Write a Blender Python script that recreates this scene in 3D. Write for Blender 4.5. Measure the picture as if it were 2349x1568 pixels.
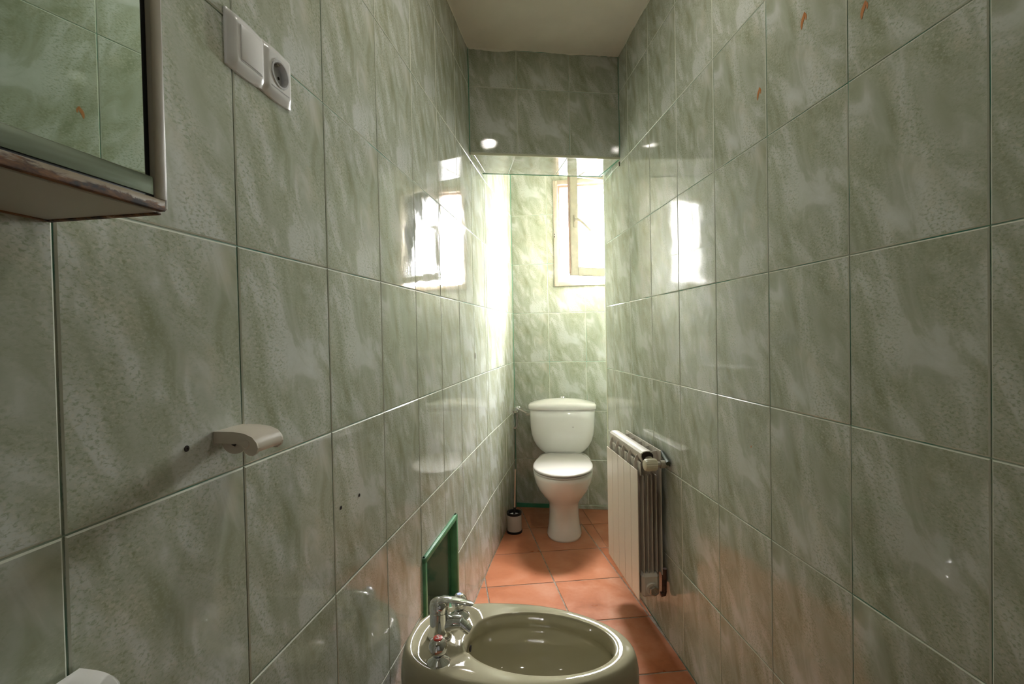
import bpy, bmesh, math, random
from mathutils import Vector, Matrix
random.seed(7)
C = bpy.context.scene.collection
PI = math.pi
SC = bpy.context.scene
for o in list(bpy.data.objects): bpy.data.objects.remove(o)

# ------------------------------------------------------------------ camera
H = 1.1977; PITCH = .0159; ROLL = -.0201; FPX = 1087.39
cd = bpy.data.cameras.new('camera'); cam = bpy.data.objects.new('camera', cd); C.objects.link(cam)
cd.sensor_width = 36; cd.lens = FPX / 2349 * 36; cd.clip_start = .02
R0 = Vector((1, 0, 0)); U0 = Vector((0, math.sin(PITCH), math.cos(PITCH))); D0 = Vector((0, math.cos(PITCH), -math.sin(PITCH)))
cr = R0 * math.cos(ROLL) + U0 * math.sin(ROLL); cu = U0 * math.cos(ROLL) - R0 * math.sin(ROLL)
cam.matrix_world = Matrix(((cr.x, cu.x, -D0.x, 0), (cr.y, cu.y, -D0.y, 0), (cr.z, cu.z, -D0.z, H), (0, 0, 0, 1)))
SC.camera = cam

# ------------------------------------------------------------------ light and exposure
vs = SC.view_settings
vs.view_transform = 'Standard'; vs.look = 'None'; vs.gamma = 1; vs.exposure = 1.98
try: vs.use_curve_mapping = False
except Exception: pass
wd = bpy.data.worlds.new('daylight'); SC.world = wd; wd.use_nodes = True
bg = wd.node_tree.nodes['Background']; wt = wd.node_tree
# overcast sky (CIE: three times brighter at the zenith than at the horizon) over darker ground
ZEN = 92.0
w_tc = wt.nodes.new('ShaderNodeTexCoord'); w_sp = wt.nodes.new('ShaderNodeSeparateXYZ'); wt.links.new(w_tc.outputs['Generated'], w_sp.inputs[0])
w_up = wt.nodes.new('ShaderNodeMapRange'); w_up.inputs[1].default_value = 0; w_up.inputs[2].default_value = 1; w_up.inputs[3].default_value = ZEN / 3; w_up.inputs[4].default_value = ZEN
wt.links.new(w_sp.outputs[2], w_up.inputs[0])
w_gr = wt.nodes.new('ShaderNodeMapRange'); w_gr.inputs[1].default_value = -.08; w_gr.inputs[2].default_value = .01; w_gr.inputs[3].default_value = .22; w_gr.inputs[4].default_value = 1
wt.links.new(w_sp.outputs[2], w_gr.inputs[0])
w_m = wt.nodes.new('ShaderNodeMath'); w_m.operation = 'MULTIPLY'; wt.links.new(w_up.outputs[0], w_m.inputs[0]); wt.links.new(w_gr.outputs[0], w_m.inputs[1])
bg.inputs[0].default_value = (.995, .983, .99, 1); wt.links.new(w_m.outputs[0], bg.inputs[1])

def alight(name, kind, loc, power, col=(1, 1, 1), **kw):
    d = bpy.data.lights.new(name, kind); d.energy = power; d.color = col
    for k, v in kw.items(): setattr(d, k, v)
    o = bpy.data.objects.new(name, d); C.objects.link(o); o.location = loc
    return o
BULB = 85.0         # recessed ceiling spotlight, emission strength
REAR_FILL = .15       # added fill lamp behind the camera, lifts the near walls

# ------------------------------------------------------------------ frames of the walls
def unit(x, y):
    l = math.hypot(x, y); return Vector((x / l, y / l, 0))
Z = Vector((0, 0, 1))
LP = Vector((-.4518, .4713, 0)); LH = unit(math.sin(.157), math.cos(.157)); LN = Vector((LH.y, -LH.x, 0))
RP = Vector((.5268, 2.4373, 0)); RH = unit(math.sin(-.0909), math.cos(-.0909)); RN = Vector((-RH.y, RH.x, 0))
BP = Vector((0, 3.2836, 0)); BH = unit(1, -.1468); BN = Vector((BH.y, -BH.x, 0))
TW, TH = .252, .335
CEIL = 2.524; HB = 2.036
sb = 8.18 * TW; LBND = LP + LH * sb
CORN = BP + BH * .010
L2H = unit(CORN.x - LBND.x, CORN.y - LBND.y); L2N = Vector((L2H.y, -L2H.x, 0)); L2LEN = (CORN - LBND).length
REND = RP + RH * .143                       # where the right wall stops
ALX = .955                                  # alcove right wall
BACKY = -.62

# ------------------------------------------------------------------ helpers
def obj(name, bm, mat, parent=None, smooth=False, label=None):
    bmesh.ops.recalc_face_normals(bm, faces=bm.faces)
    me = bpy.data.meshes.new(name); bm.to_mesh(me); bm.free()
    if mat: me.materials.append(mat)
    o = bpy.data.objects.new(name, me); C.objects.link(o)
    if parent: o.parent = parent
    if smooth:
        for p in me.polygons: p.use_smooth = True
        if smooth != 'all':
            try: me.set_sharp_from_angle(angle=math.radians(smooth if smooth is not True else 35))
            except Exception: pass
    if label: o['label'] = label
    return o
def empty(name, label, cat, loc=(0, 0, 0), M=None, group=None):
    o = bpy.data.objects.new(name, None); C.objects.link(o); o.empty_display_size = .1
    if M is not None: o.matrix_world = M
    else: o.location = loc
    o['label'] = label; o['category'] = cat
    if group: o['group'] = group
    return o
def frame(origin, r, u, n):
    return Matrix(((r.x, u.x, n.x, origin.x), (r.y, u.y, n.y, origin.y), (r.z, u.z, n.z, origin.z), (0, 0, 0, 1)))
def box(bm, x0, x1, y0, y1, z0, z1, bev=0, seg=2):
    vs_ = [bm.verts.new((x, y, z)) for z in (z0, z1) for y in (y0, y1) for x in (x0, x1)]
    fs = [bm.faces.new([vs_[i] for i in q]) for q in ((0, 2, 3, 1), (4, 5, 7, 6), (0, 1, 5, 4), (2, 6, 7, 3), (0, 4, 6, 2), (1, 3, 7, 5))]
    if bev:
        es = list({e for f in fs for e in f.edges})
        bmesh.ops.bevel(bm, geom=es, offset=bev, segments=seg, affect='EDGES', profile=.5)
def loft(bm, rings, cap0=True, cap1=True):
    rv = [[bm.verts.new(p) for p in r] for r in rings]
    n = len(rv[0])
    for a, b in zip(rv, rv[1:]):
        for i in range(n):
            j = (i + 1) % n
            bm.faces.new((a[i], a[j], b[j], b[i]))
    if cap0: bm.faces.new(rv[0][::-1])
    if cap1: bm.faces.new(rv[-1])
    return rv
def lathe(bm, prof, axis='z', n=28, M=None, cap0=True, cap1=True):
    rings = []
    for r, h in prof:
        ring = []
        for i in range(n):
            a = 2 * PI * i / n; c_, s_ = math.cos(a) * r, math.sin(a) * r
            p = Vector({'z': (c_, s_, h), 'x': (h, c_, s_), 'y': (c_, h, s_)}[axis])
            ring.append(M @ p if M else p)
        rings.append(ring)
    loft(bm, rings, cap0, cap1)
def tube(bm, pts, r, n=12, closed=False):
    pts = [Vector(p) for p in pts]; rings = []
    up = Vector((0, 0, 1)); prev = None
    for i, p in enumerate(pts):
        t = (pts[min(i + 1, len(pts) - 1)] - pts[max(i - 1, 0)]).normalized()
        if prev is None:
            a = up if abs(t.z) < .9 else Vector((1, 0, 0)); prev = t.cross(a).normalized()
        prev = (prev - t * prev.dot(t)).normalized(); b = t.cross(prev)
        rr = r[i] if isinstance(r, (list, tuple)) else r
        rings.append([p + prev * math.cos(2 * PI * k / n) * rr + b * math.sin(2 * PI * k / n) * rr for k in range(n)])
    loft(bm, rings)
def smoothpath(pts, n=8):
    pts = [Vector(p) for p in pts]; out = []
    for i in range(len(pts) - 1):
        p0, p1, p2, p3 = pts[max(i - 1, 0)], pts[i], pts[i + 1], pts[min(i + 2, len(pts) - 1)]
        for k in range(n):
            t = k / n
            out.append(.5 * ((2 * p1) + (p2 - p0) * t + (2 * p0 - 5 * p1 + 4 * p2 - p3) * t * t + (3 * p1 - p0 - 3 * p2 + p3) * t ** 3))
    out.append(pts[-1]); return out
def prism(bm, poly, axis, a, b):
    """extrude a 2D polygon (u,v) along axis between a and b"""
    def P(u, v, w): return {'x': (w, u, v), 'y': (u, w, v), 'z': (u, v, w)}[axis]
    loft(bm, [[P(u, v, a) for u, v in poly], [P(u, v, b) for u, v in poly]])

# ------------------------------------------------------------------ materials
def mat(name, col=(.8, .8, .8), rough=.5, metal=0, spec=.5, coat=0, **kw):
    m = bpy.data.materials.new(name); m.use_nodes = True; b = m.node_tree.nodes['Principled BSDF']
    b.inputs['Base Color'].default_value = (*col, 1); b.inputs['Roughness'].default_value = rough; b.inputs['Metallic'].default_value = metal
    b.inputs['Specular IOR Level'].default_value = spec
    if coat: b.inputs['Coat Weight'].default_value = coat; b.inputs['Coat Roughness'].default_value = .04
    return m
class NT:
    def __init__(s, m): s.t = m.node_tree; s.b = s.t.nodes['Principled BSDF']
    def n(s, typ, **kw):
        nd = s.t.nodes.new(typ)
        for k, v in kw.items():
            if k.startswith('i_'): nd.inputs[k[2:].replace('_', ' ')].default_value = v
            else: setattr(nd, k, v)
        return nd
    def l(s, a, b): s.t.links.new(a, b)
    def ramp(s, fac, stops, interp='LINEAR'):
        r = s.t.nodes.new('ShaderNodeValToRGB'); e = r.color_ramp; e.interpolation = interp
        while len(e.elements) < len(stops): e.elements.new(.5)
        for el, (p, c) in zip(e.elements, stops): el.position = p; el.color = (*c, 1) if len(c) == 3 else c
        s.l(fac, r.inputs[0]); return r.outputs[0]
    def mix(s, fac, a, b, mode='MIX'):
        x = s.t.nodes.new('ShaderNodeMix'); x.data_type = 'RGBA'; x.blend_type = mode
        for sock, v in ((0, fac), (6, a), (7, b)):
            if hasattr(v, 'is_output'): s.l(v, x.inputs[sock])
            elif sock == 0: x.inputs[0].default_value = v
            else: x.inputs[sock].default_value = (*v, 1)
        return x.outputs[2]
    def math(s, op, a, b=None, c=None):
        x = s.t.nodes.new('ShaderNodeMath'); x.operation = op
        for i, v in enumerate((a, b, c)):
            if v is None: continue
            if hasattr(v, 'is_output'): s.l(v, x.inputs[i])
            else: x.inputs[i].default_value = v
        return x.outputs[0]
    def noise(s, vec, scale, detail=4, rough=.5, dist=0):
        x = s.n('ShaderNodeTexNoise'); x.inputs['Scale'].default_value = scale; x.inputs['Detail'].default_value = detail
        x.inputs['Roughness'].default_value = rough; x.inputs['Distortion'].default_value = dist; s.l(vec, x.inputs['Vector']); return x.outputs[0]
    def mapping(s, vec, loc=(0, 0, 0), rot=(0, 0, 0), scale=(1, 1, 1)):
        x = s.n('ShaderNodeMapping'); x.inputs[1].default_value = loc; x.inputs[2].default_value = rot; x.inputs[3].default_value = scale
        s.l(vec, x.inputs[0]); return x.outputs[0]

def tile_material():
    m = mat('green_marble_tile', rough=.028, spec=.5); t = NT(m)
    tc = t.n('ShaderNodeTexCoord').outputs['Object']; inf = t.n('ShaderNodeObjectInfo')
    rnd = t.math('MULTIPLY', inf.outputs['Random'], 3.0); rnd = t.math('FLOOR', rnd)
    off = t.n('ShaderNodeCombineXYZ'); t.l(rnd, off.inputs[2]); 
    add = t.n('ShaderNodeVectorMath', operation='ADD'); t.l(tc, add.inputs[0]); t.l(off.outputs[0], add.inputs[1]); v = add.outputs[0]
    rot = t.mapping(v, rot=(0, 0, math.radians(-24)))
    st = t.mapping(rot, scale=(1.0, .38, 1.0))
    streak = t.noise(st, 17, 3, .5, 1.0)
    broad = t.noise(t.mapping(rot, scale=(1, .5, 1), loc=(3, 1, 0)), 9, 2, .5, .3)
    f = t.math('ADD', t.math('MULTIPLY', streak, .62), t.math('MULTIPLY', broad, .38))
    col = t.ramp(f, [(.32, (.265, .290, .185)), (.43, (.375, .40, .305)), (.515, (.455, .48, .40)), (.56, (.55, .578, .525)), (.70, (.64, .665, .635))])
    # beige clouds
    bei = t.noise(t.mapping(rot, loc=(7, 2, 5), scale=(1, .6, 1)), 13, 3, .6)
    col = t.mix(t.math('MULTIPLY', t.ramp(bei, [(.55, (0, 0, 0)), (.72, (1, 1, 1))]), .45), col, (.57, .54, .42))
    # speckle of darker green flecks, diagonal, only inside patches
    patch = t.ramp(t.noise(t.mapping(rot, loc=(1, 9, 2), scale=(1, .55, 1)), 11, 2, .5), [(.38, (0, 0, 0)), (.56, (1, 1, 1))])
    sp = t.noise(t.mapping(v, rot=(0, 0, math.radians(35)), scale=(1, 1.5, 1)), 165, 4, .62, .45)
    spm = t.math('MULTIPLY', t.ramp(sp, [(.49, (0, 0, 0)), (.64, (1, 1, 1))]), t.math('ADD', t.math('MULTIPLY', patch, .62), .05))
    col = t.mix(spm, col, (.24, .285, .165))
    sp2 = t.noise(t.mapping(v, rot=(0, 0, math.radians(35)), scale=(1, 1.4, 1), loc=(3, 3, 3)), 165, 4, .62, .4)
    spm2 = t.math('MULTIPLY', t.ramp(sp2, [(.50, (0, 0, 0)), (.66, (1, 1, 1))]), t.math('ADD', t.math('MULTIPLY', patch, .46), .03))
    col = t.mix(spm2, col, (.62, .60, .50))
    t.l(col, t.b.inputs['Base Color'])
    # rippled glaze
    w = t.noise(t.mapping(v, scale=(1, .35, 1)), 75, 2, .5); w2 = t.noise(v, 9, 1, .5)
    h = t.math('ADD', t.math('MULTIPLY', w, .25), t.math('MULTIPLY', w2, 1.6))
    fine = t.math('MULTIPLY', sp, t.math('MULTIPLY', patch, .22)); h = t.math('ADD', h, fine)
    b = t.n('ShaderNodeBump'); b.inputs['Strength'].default_value = .16; b.inputs['Distance'].default_value = .0014
    t.l(h, b.inputs['Height']); t.l(b.outputs[0], t.b.inputs['Normal'])
    return m
M_TILE = tile_material()

def terracotta():
    m = mat('terracotta_tile', rough=.32, spec=.4); t = NT(m)
    tc = t.n('ShaderNodeTexCoord').outputs['Object']; inf = t.n('ShaderNodeObjectInfo')
    off = t.n('ShaderNodeCombineXYZ'); t.l(t.math('MULTIPLY', inf.outputs['Random'], 40.), off.inputs[2])
    add = t.n('ShaderNodeVectorMath', operation='ADD'); t.l(tc, add.inputs[0]); t.l(off.outputs[0], add.inputs[1]); v = add.outputs[0]
    a = t.noise(v, 6.5, 3, .55, .4); b_ = t.noise(v, 60, 4, .65)
    f = t.math('ADD', t.math('MULTIPLY', a, .85), t.math('MULTIPLY', b_, .15))
    col = t.ramp(f, [(.34, (.33, .105, .042)), (.46, (.42, .145, .062)), (.56, (.47, .185, .092)), (.68, (.52, .25, .145))])
    hue = t.mix(t.math('MULTIPLY', inf.outputs['Random'], .5), col, (.48, .185, .095)); t.l(hue, t.b.inputs['Base Color'])
    t.l(t.math('ADD', t.math('MULTIPLY', a, .25), .2), t.b.inputs['Roughness'])
    b = t.n('ShaderNodeBump'); b.inputs['Strength'].default_value = .25; b.inputs['Distance'].default_value = .002
    t.l(t.noise(v, 25, 3, .6), b.inputs['Height']); t.l(b.outputs[0], t.b.inputs['Normal'])
    return m
M_TERRA = terracotta()
def noisy(name, c0, c1, scale, rough=.5, bump=0, lo=.4, hi=.6, **kw):
    m = mat(name, c0, rough, **kw); t = NT(m); tc = t.n('ShaderNodeTexCoord').outputs['Object']
    f = t.noise(tc, scale, 4, .6); t.l(t.ramp(f, [(lo, c0), (hi, c1)]), t.b.inputs['Base Color'])
    if bump:
        b = t.n('ShaderNodeBump'); b.inputs['Strength'].default_value = bump; b.inputs['Distance'].default_value = .002
        t.l(f, b.inputs['Height']); t.l(b.outputs[0], t.b.inputs['Normal'])
    return m
M_EDGE = mat('tile_edge_highlight', (.66, .68, .58), .12)  # highlight along the tile edges, painted in as a paler colour
M_GROUT = noisy('tile_grout', (.07, .30, .21), (.46, .50, .40), 6, .7, lo=.40, hi=.56)
M_FGROUT = noisy('floor_grout', (.20, .155, .115), (.34, .29, .23), 30, .9)
M_PLASTER = noisy('ceiling_paint', (.82, .79, .69), (.86, .83, .73), 6, .75, bump=.15)
M_WHITEP = noisy('sand_render', (.72, .70, .66), (.78, .76, .72), 20, .85, bump=.2)
M_TRIMC = mat('cream_corner_trim', (.60, .61, .44), .3)
M_CAULK = mat('green_corner_caulk', (.05, .27, .15), .6)
M_CER = mat('white_ceramic', (.80, .79, .75), .07, spec=.55, coat=.5)
M_SEAT = mat('white_seat_plastic', (.54, .515, .475), .12, spec=.25)
M_BID = mat('olive_grey_ceramic', (.40, .365, .245), .05, spec=.5, coat=.3)
M_CHROME = mat('chrome', (.72, .73, .74), .06, 1)
M_STEEL = mat('brushed_steel', (.62, .56, .52), .28, 1)
M_NICKEL = noisy('dull_nickel', (.42, .38, .32), (.58, .54, .47), 60, .35, metal=.9)
M_RAD = mat('radiator_enamel', (.84, .77, .67), .3, spec=.4)
M_RADD = mat('radiator_aluminium_casting', (.60, .56, .49), .4)
M_KNOB = mat('ivory_plastic', (.66, .61, .45), .35)
M_PLA = mat('white_plastic', (.74, .73, .71), .22, spec=.5)
M_PLG = mat('pale_grey_plastic', (.55, .55, .55), .25, spec=.5)
M_CREAM = mat('cream_plastic', (.62, .56, .46), .28, spec=.5)
M_BLACK = mat('black_plastic', (.012, .012, .012), .45, spec=.3)
M_BRIS = mat('white_bristle', (.85, .85, .83), .8)
M_WIN = noisy('beige_window_enamel', (.42, .36, .28), (.48, .42, .33), 18, .35)
M_WINP = noisy('pinkish_window_rebate', (.38, .24, .19), (.48, .33, .27), 14, .4)
M_GREEN = noisy('green_painted_wood', (.075, .235, .11), (.12, .32, .16), 14, .42, bump=.1, lo=.35, hi=.65)
M_RUSTP = noisy('rusty_pipe', (.045, .02, .012), (.10, .045, .025), 40, .6)
M_PIPEG = noisy('green_painted_pipe', (.035, .055, .035), (.07, .09, .06), 30, .4)
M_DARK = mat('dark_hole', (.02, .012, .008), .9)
M_RED = mat('red_enamel', (.55, .06, .04), .3); M_WHT = mat('white_enamel', (.9, .9, .9), .3); M_BLUE = mat('blue_enamel', (.05, .12, .5), .3)
M_ALU = mat('grey_mirror_strip', (.33, .37, .34), .14, 1)
M_MIRROR = mat('mirror_silvering', (.74, .86, .78), .012, 1)
M_DOOR = mat('white_door_paint', (.72, .70, .66), .4)
M_STAIN = mat('orange_rust_smear', (.50, .19, .05), .5)

def rusty_cream():
    m = mat('cream_metal_with_rust', rough=.35); t = NT(m)
    tc = t.n('ShaderNodeTexCoord'); P = tc.outputs['Object']; sp = t.n('ShaderNodeSeparateXYZ'); t.l(P, sp.inputs[0])
    # rust creeps from the bottom edge of the frame (object z = 0) 
    base = t.ramp(t.noise(P, 25, 3, .6), [(.35, (.34, .27, .19)), (.65, (.46, .38, .28))])
    st = t.mapping(P, scale=(.35, 1, 1)); n1 = t.noise(st, 70, 5, .7, .6)
    hgt = t.math('ABSOLUTE', sp.outputs[2]); edge = t.math('SUBTRACT', n1, t.math('MULTIPLY', hgt, 44.0))
    r = t.ramp(edge, [(.16, (0, 0, 0)), (.26, (1, 1, 1))])
    rc = t.ramp(t.noise(st, 90, 4, .7, .3), [(.40, (.018, .009, .005)), (.50, (.11, .045, .010)), (.64, (.26, .115, .03))])
    t.l(t.mix(r, base, rc), t.b.inputs['Base Color'])
    t.l(t.math('ADD', t.math('MULTIPLY', r, .4), .3), t.b.inputs['Roughness'])
    return m
M_RUSTC = rusty_cream()
def under_mat():
    m = mat('cream_underside_with_rust_specks', rough=.45); t = NT(m); P = t.n('ShaderNodeTexCoord').outputs['Object']
    n1 = t.noise(t.mapping(P, scale=(.3, 1, 1)), 45, 5, .7)
    c = t.mix(t.ramp(n1, [(.64, (0, 0, 0)), (.72, (1, 1, 1))]), (.42, .40, .33), (.14, .08, .04)); t.l(c, t.b.inputs['Base Color']); return m
M_UNDER = under_mat()
def emis(name, col, s):
    m = mat(name, col); b = m.node_tree.nodes['Principled BSDF']; b.inputs['Emission Color'].default_value = (*col, 1); b.inputs['Emission Strength'].default_value = s; return m
def glass_pane():
    m = bpy.data.materials.new('window_glass'); m.use_nodes = True; nt = m.node_tree; nt.nodes.clear()
    o = nt.nodes.new('ShaderNodeOutputMaterial'); mx = nt.nodes.new('ShaderNodeMixShader'); tr = nt.nodes.new('ShaderNodeBsdfTransparent')
    gl = nt.nodes.new('ShaderNodeBsdfGlossy'); gl.inputs['Roughness'].default_value = .01; fr = nt.nodes.new('ShaderNodeFresnel'); fr.inputs[0].default_value = 1.3
    tr.inputs[0].default_value = (.96, .98, .97, 1)
    nt.links.new(fr.outputs[0], mx.inputs[0]); nt.links.new(tr.outputs[0], mx.inputs[1]); nt.links.new(gl.outputs[0], mx.inputs[2]); nt.links.new(mx.outputs[0], o.inputs[0])
    return m
M_GLASS = glass_pane()

# ------------------------------------------------------------------ tiled surfaces
def cells(xs, ys, hole):
    out = []
    for i in range(len(xs) - 1):
        for j in range(len(ys) - 1):
            cx, cy = (xs[i] + xs[i + 1]) / 2, (ys[j] + ys[j + 1]) / 2
            if hole and any(h[0] < cx < h[1] and h[2] < cy < h[3] for h in hole): continue
            out.append((i, j))
    return out
def grid_poly(bm, x0, x1, y0, y1, holes, z=0.):
    xs = sorted({x0, x1, *[min(max(h[k], x0), x1) for h in holes for k in (0, 1)]})
    ys = sorted({y0, y1, *[min(max(h[k], y0), y1) for h in holes for k in (2, 3)]})
    vv = {}
    def V(i, j):
        if (i, j) not in vv: vv[(i, j)] = bm.verts.new((xs[i], ys[j], z))
        return vv[(i, j)]
    fs = [bm.faces.new((V(i, j), V(i + 1, j), V(i + 1, j + 1), V(i, j + 1))) for i, j in cells(xs, ys, holes)]
    return fs
_meshes = {}
def tile_mesh(poly_key, build, m, depth=.006, ch=.0021):
    if poly_key in _meshes: return _meshes[poly_key]
    bm = bmesh.new(); build(bm)
    if not bm.faces: bm.free(); _meshes[poly_key] = None; return None
    bmesh.ops.dissolve_limit(bm, angle_limit=.01, verts=bm.verts, edges=bm.edges)
    bmesh.ops.recalc_face_normals(bm, faces=bm.faces)
    for f in list(bm.faces):
        f.normal_update()
        if f.normal.z < 0: f.normal_flip()
    inner = list(bm.faces)
    outer_v = set(v for f in inner for v in f.verts)
    bmesh.ops.inset_region(bm, faces=inner, thickness=ch, depth=0, use_even_offset=True, use_boundary=True)
    bd = [e for e in bm.edges if e.is_boundary]
    for v in {v for e in bd for v in e.verts}: v.co.z -= ch * .6
    r = bmesh.ops.extrude_edge_only(bm, edges=bd)
    for v in [g for g in r['geom'] if isinstance(g, bmesh.types.BMVert)]: v.co.z -= depth - ch * .6
    me = bpy.data.meshes.new('tile')
    for f in bm.faces:
        f.normal_update()
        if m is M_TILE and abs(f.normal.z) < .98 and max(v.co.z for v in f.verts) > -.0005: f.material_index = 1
    bm.to_mesh(me); bm.free(); me.materials.append(m)
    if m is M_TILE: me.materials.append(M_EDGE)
    _meshes[poly_key] = me; return me
def lay_tiles(parent, origin, r, u, n, cols, rows, x0, x1, z0, z1, holes=(), phase=0., gap=.0011, name='tile', rowh=TH, colw=TW, zphase=0.):
    """rectangular tiles in the wall frame; the local origin of each object is its nominal corner"""
    for c in cols:
        for k in rows:
            ax, bx = max(phase + c * colw, x0), min(phase + (c + 1) * colw, x1)
            az, bz = max(zphase + k * rowh, z0), min(zphase + (k + 1) * rowh, z1)
            if bx - ax < .008 or bz - az < .006: continue
            ox, oz = phase + c * colw, zphase + k * rowh
            q = [round(t_, 5) for t_ in (ax - ox + gap, bx - ox - gap, az - oz + gap, bz - oz - gap)]
            hl = tuple(tuple(round(t_, 5) for t_ in (h[0] - ox - gap, h[1] - ox + gap, h[2] - oz - gap, h[3] - oz + gap)) for h in holes
                       if h[0] < bx and h[1] > ax and h[2] < bz and h[3] > az)
            me = tile_mesh((tuple(q), hl), lambda bm: grid_poly(bm, *q, hl), M_TILE)
            if me is None: continue
            o = bpy.data.objects.new(name, me); C.objects.link(o); o.parent = parent
            w = Matrix.Rotation(random.gauss(0, .0012), 4, 'X') @ Matrix.Rotation(random.gauss(0, .0012), 4, 'Y')
            ctr = Matrix.Translation((colw / 2, rowh / 2, 0))
            o.matrix_local = frame(origin + r * ox + u * oz, r, u, n) @ ctr @ w @ ctr.inverted()
def backing(name, origin, r, u, n, x0, x1, z0, z1, holes=(), thick=.10, m=None, kind=True, front=-.0022):
    bm = bmesh.new(); fs = grid_poly(bm, x0, x1, z0, z1, list(holes), front)
    rr = bmesh.ops.extrude_face_region(bm, geom=fs)
    for v in [g for g in rr['geom'] if isinstance(g, bmesh.types.BMVert)]: v.co.z = -thick
    o = obj(name, bm, m or M_GROUT)
    o.data.transform(frame(origin, r, u, n))
    if kind: o['kind'] = 'structure'
    return o

# ---- left wall (two stretches, the second turned slightly inward)
SL0 = -(LP.y - BACKY) / LH.y
NICHE = (4.01 * TW, 5.525 * TW, .170, .503)
wall_left = backing('wall_left', LP, LH, Z, LN, SL0 - .1, sb, 0 - .02, CEIL, [NICHE])
lay_tiles(wall_left, LP, LH, Z, LN, range(-5, 9), range(0, 8), SL0, sb, 0.003, CEIL, [NICHE])
wall_left2 = backing('wall_left_alcove', LBND, L2H, Z, L2N, 0, L2LEN + .02, -.02, CEIL)
lay_tiles(wall_left2, LBND, L2H, Z, L2N, range(0, 5), range(0, 8), 0, L2LEN - .001, 0.003, CEIL, phase=8 * TW - sb)
# ---- right wall
SR1 = (RP.y - BACKY) / RH.y
RA = -RH
wall_right = backing('wall_right', RP, RA, Z, RN, -.143, SR1 + .1, -.02, CEIL)
lay_tiles(wall_right, RP, RA, Z, RN, range(-1, 14), range(0, 8), -.1415, SR1, 0.003, CEIL)
# return face and alcove right wall
rw2 = backing('wall_right_return', Vector((ALX, REND.y + .012, 0)), Vector((-1, 0, 0)), Z, Vector((0, 1, 0)), -.02, ALX - REND.x - .012, -.02, CEIL, thick=.08)
lay_tiles(rw2, Vector((ALX, REND.y + .012, 0)), Vector((-1, 0, 0)), Z, Vector((0, 1, 0)), range(0, 2), range(0, 8), 0, ALX - REND.x - .012, .003, CEIL)
YB = BP.y - .1468 * ALX
rw3 = backing('wall_right_alcove', Vector((ALX, YB, 0)), Vector((0, -1, 0)), Z, Vector((-1, 0, 0)), -.1, YB - REND.y - .01, -.02, CEIL)
lay_tiles(rw3, Vector((ALX, YB, 0)), Vector((0, -1, 0)), Z, Vector((-1, 0, 0)), range(0, 3), range(0, 8), 0, YB - REND.y - .012, .003, CEIL)
# ---- back wall with the window opening
WIN = (.305, .818, 1.522, 2.228)
BX1 = (Vector((ALX, YB, 0)) - BP).dot(BH)
wall_back = backing('wall_back', BP, BH, Z, BN, 0.0, BX1 + .1, -.02, CEIL, [WIN], thick=.16)
lay_tiles(wall_back, BP, BH, Z, BN, range(0, 4), range(0, 8), .011, BX1 - .001, .028, CEIL, [WIN], phase=.004)
# ---- wall behind the camera with a doorway
FX0 = LP.x + LH.x / LH.y * (BACKY - LP.y); FX1 = RP.x + RH.x / RH.y * (BACKY - RP.y)
DOORW = (.22, .96, -.03, 2.03)
wf_o = Vector((FX1, BACKY, 0)); wf_r = Vector((-1, 0, 0)); wf_n = Vector((0, 1, 0))
wall_front = backing('wall_front', wf_o, wf_r, Z, wf_n, -.1, FX1 - FX0 + .1, -.02, CEIL, [DOORW])
lay_tiles(wall_front, wf_o, wf_r, Z, wf_n, range(0, 6), range(0, 8), 0, FX1 - FX0, .003, CEIL, [DOORW])
bm = bmesh.new()
x0, x1 = FX1 - DOORW[1], FX1 - DOORW[0]
box(bm, x0 - .05, x0 + .01, BACKY - .11, BACKY + .015, 0, 2.08, .004); box(bm, x1 - .01, x1 + .05, BACKY - .11, BACKY + .015, 0, 2.08, .004); box(bm, x0 - .05, x1 + .05, BACKY - .11, BACKY + .015, 2.03, 2.09, .004)
df = obj('door_1', bm, M_DOOR); df['kind'] = 'structure'
# unseen box added behind the doorway to keep sky light out
bm = bmesh.new(); hy = BACKY - .1
box(bm, -1.0, -.9, hy - 1.4, hy, 0, CEIL); box(bm, 1.2, 1.3, hy - 1.4, hy, 0, CEIL); box(bm, -1.0, 1.3, hy - 1.5, hy - 1.4, 0, CEIL)
box(bm, -1.0, FX0 - .02, hy - .02, hy, 0, CEIL); box(bm, FX1 + .02, 1.3, hy - .02, hy, 0, CEIL)
wh = obj('wall_sky_block', bm, M_WHITEP); wh['kind'] = 'structure'
# ---- ceiling
bm = bmesh.new(); box(bm, -1.0, 1.3, BACKY - 1.6, 3.5, CEIL + .0, CEIL + .12)
ceil = obj('ceiling', bm, M_PLASTER); ceil['kind'] = 'structure'

# ---- beam (bulkhead) across the corridor
HPt = Vector((-.177, 2.206, 0)); HHd = unit(.715, .100); HNn = Vector((HHd.y, -HHd.x, 0)); HLEN = .7235; HDEP = .262
beam = backing('trim_1', HPt, HHd, Z, HNn, -.02, HLEN + .02, HB + .0022, CEIL, thick=HDEP - .006)
lay_tiles(beam, HPt, HHd, Z, HNn, range(-1, 3), range(6, 8), .001, HLEN - .001, HB + .006, CEIL - .002, phase=.2245, )
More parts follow.
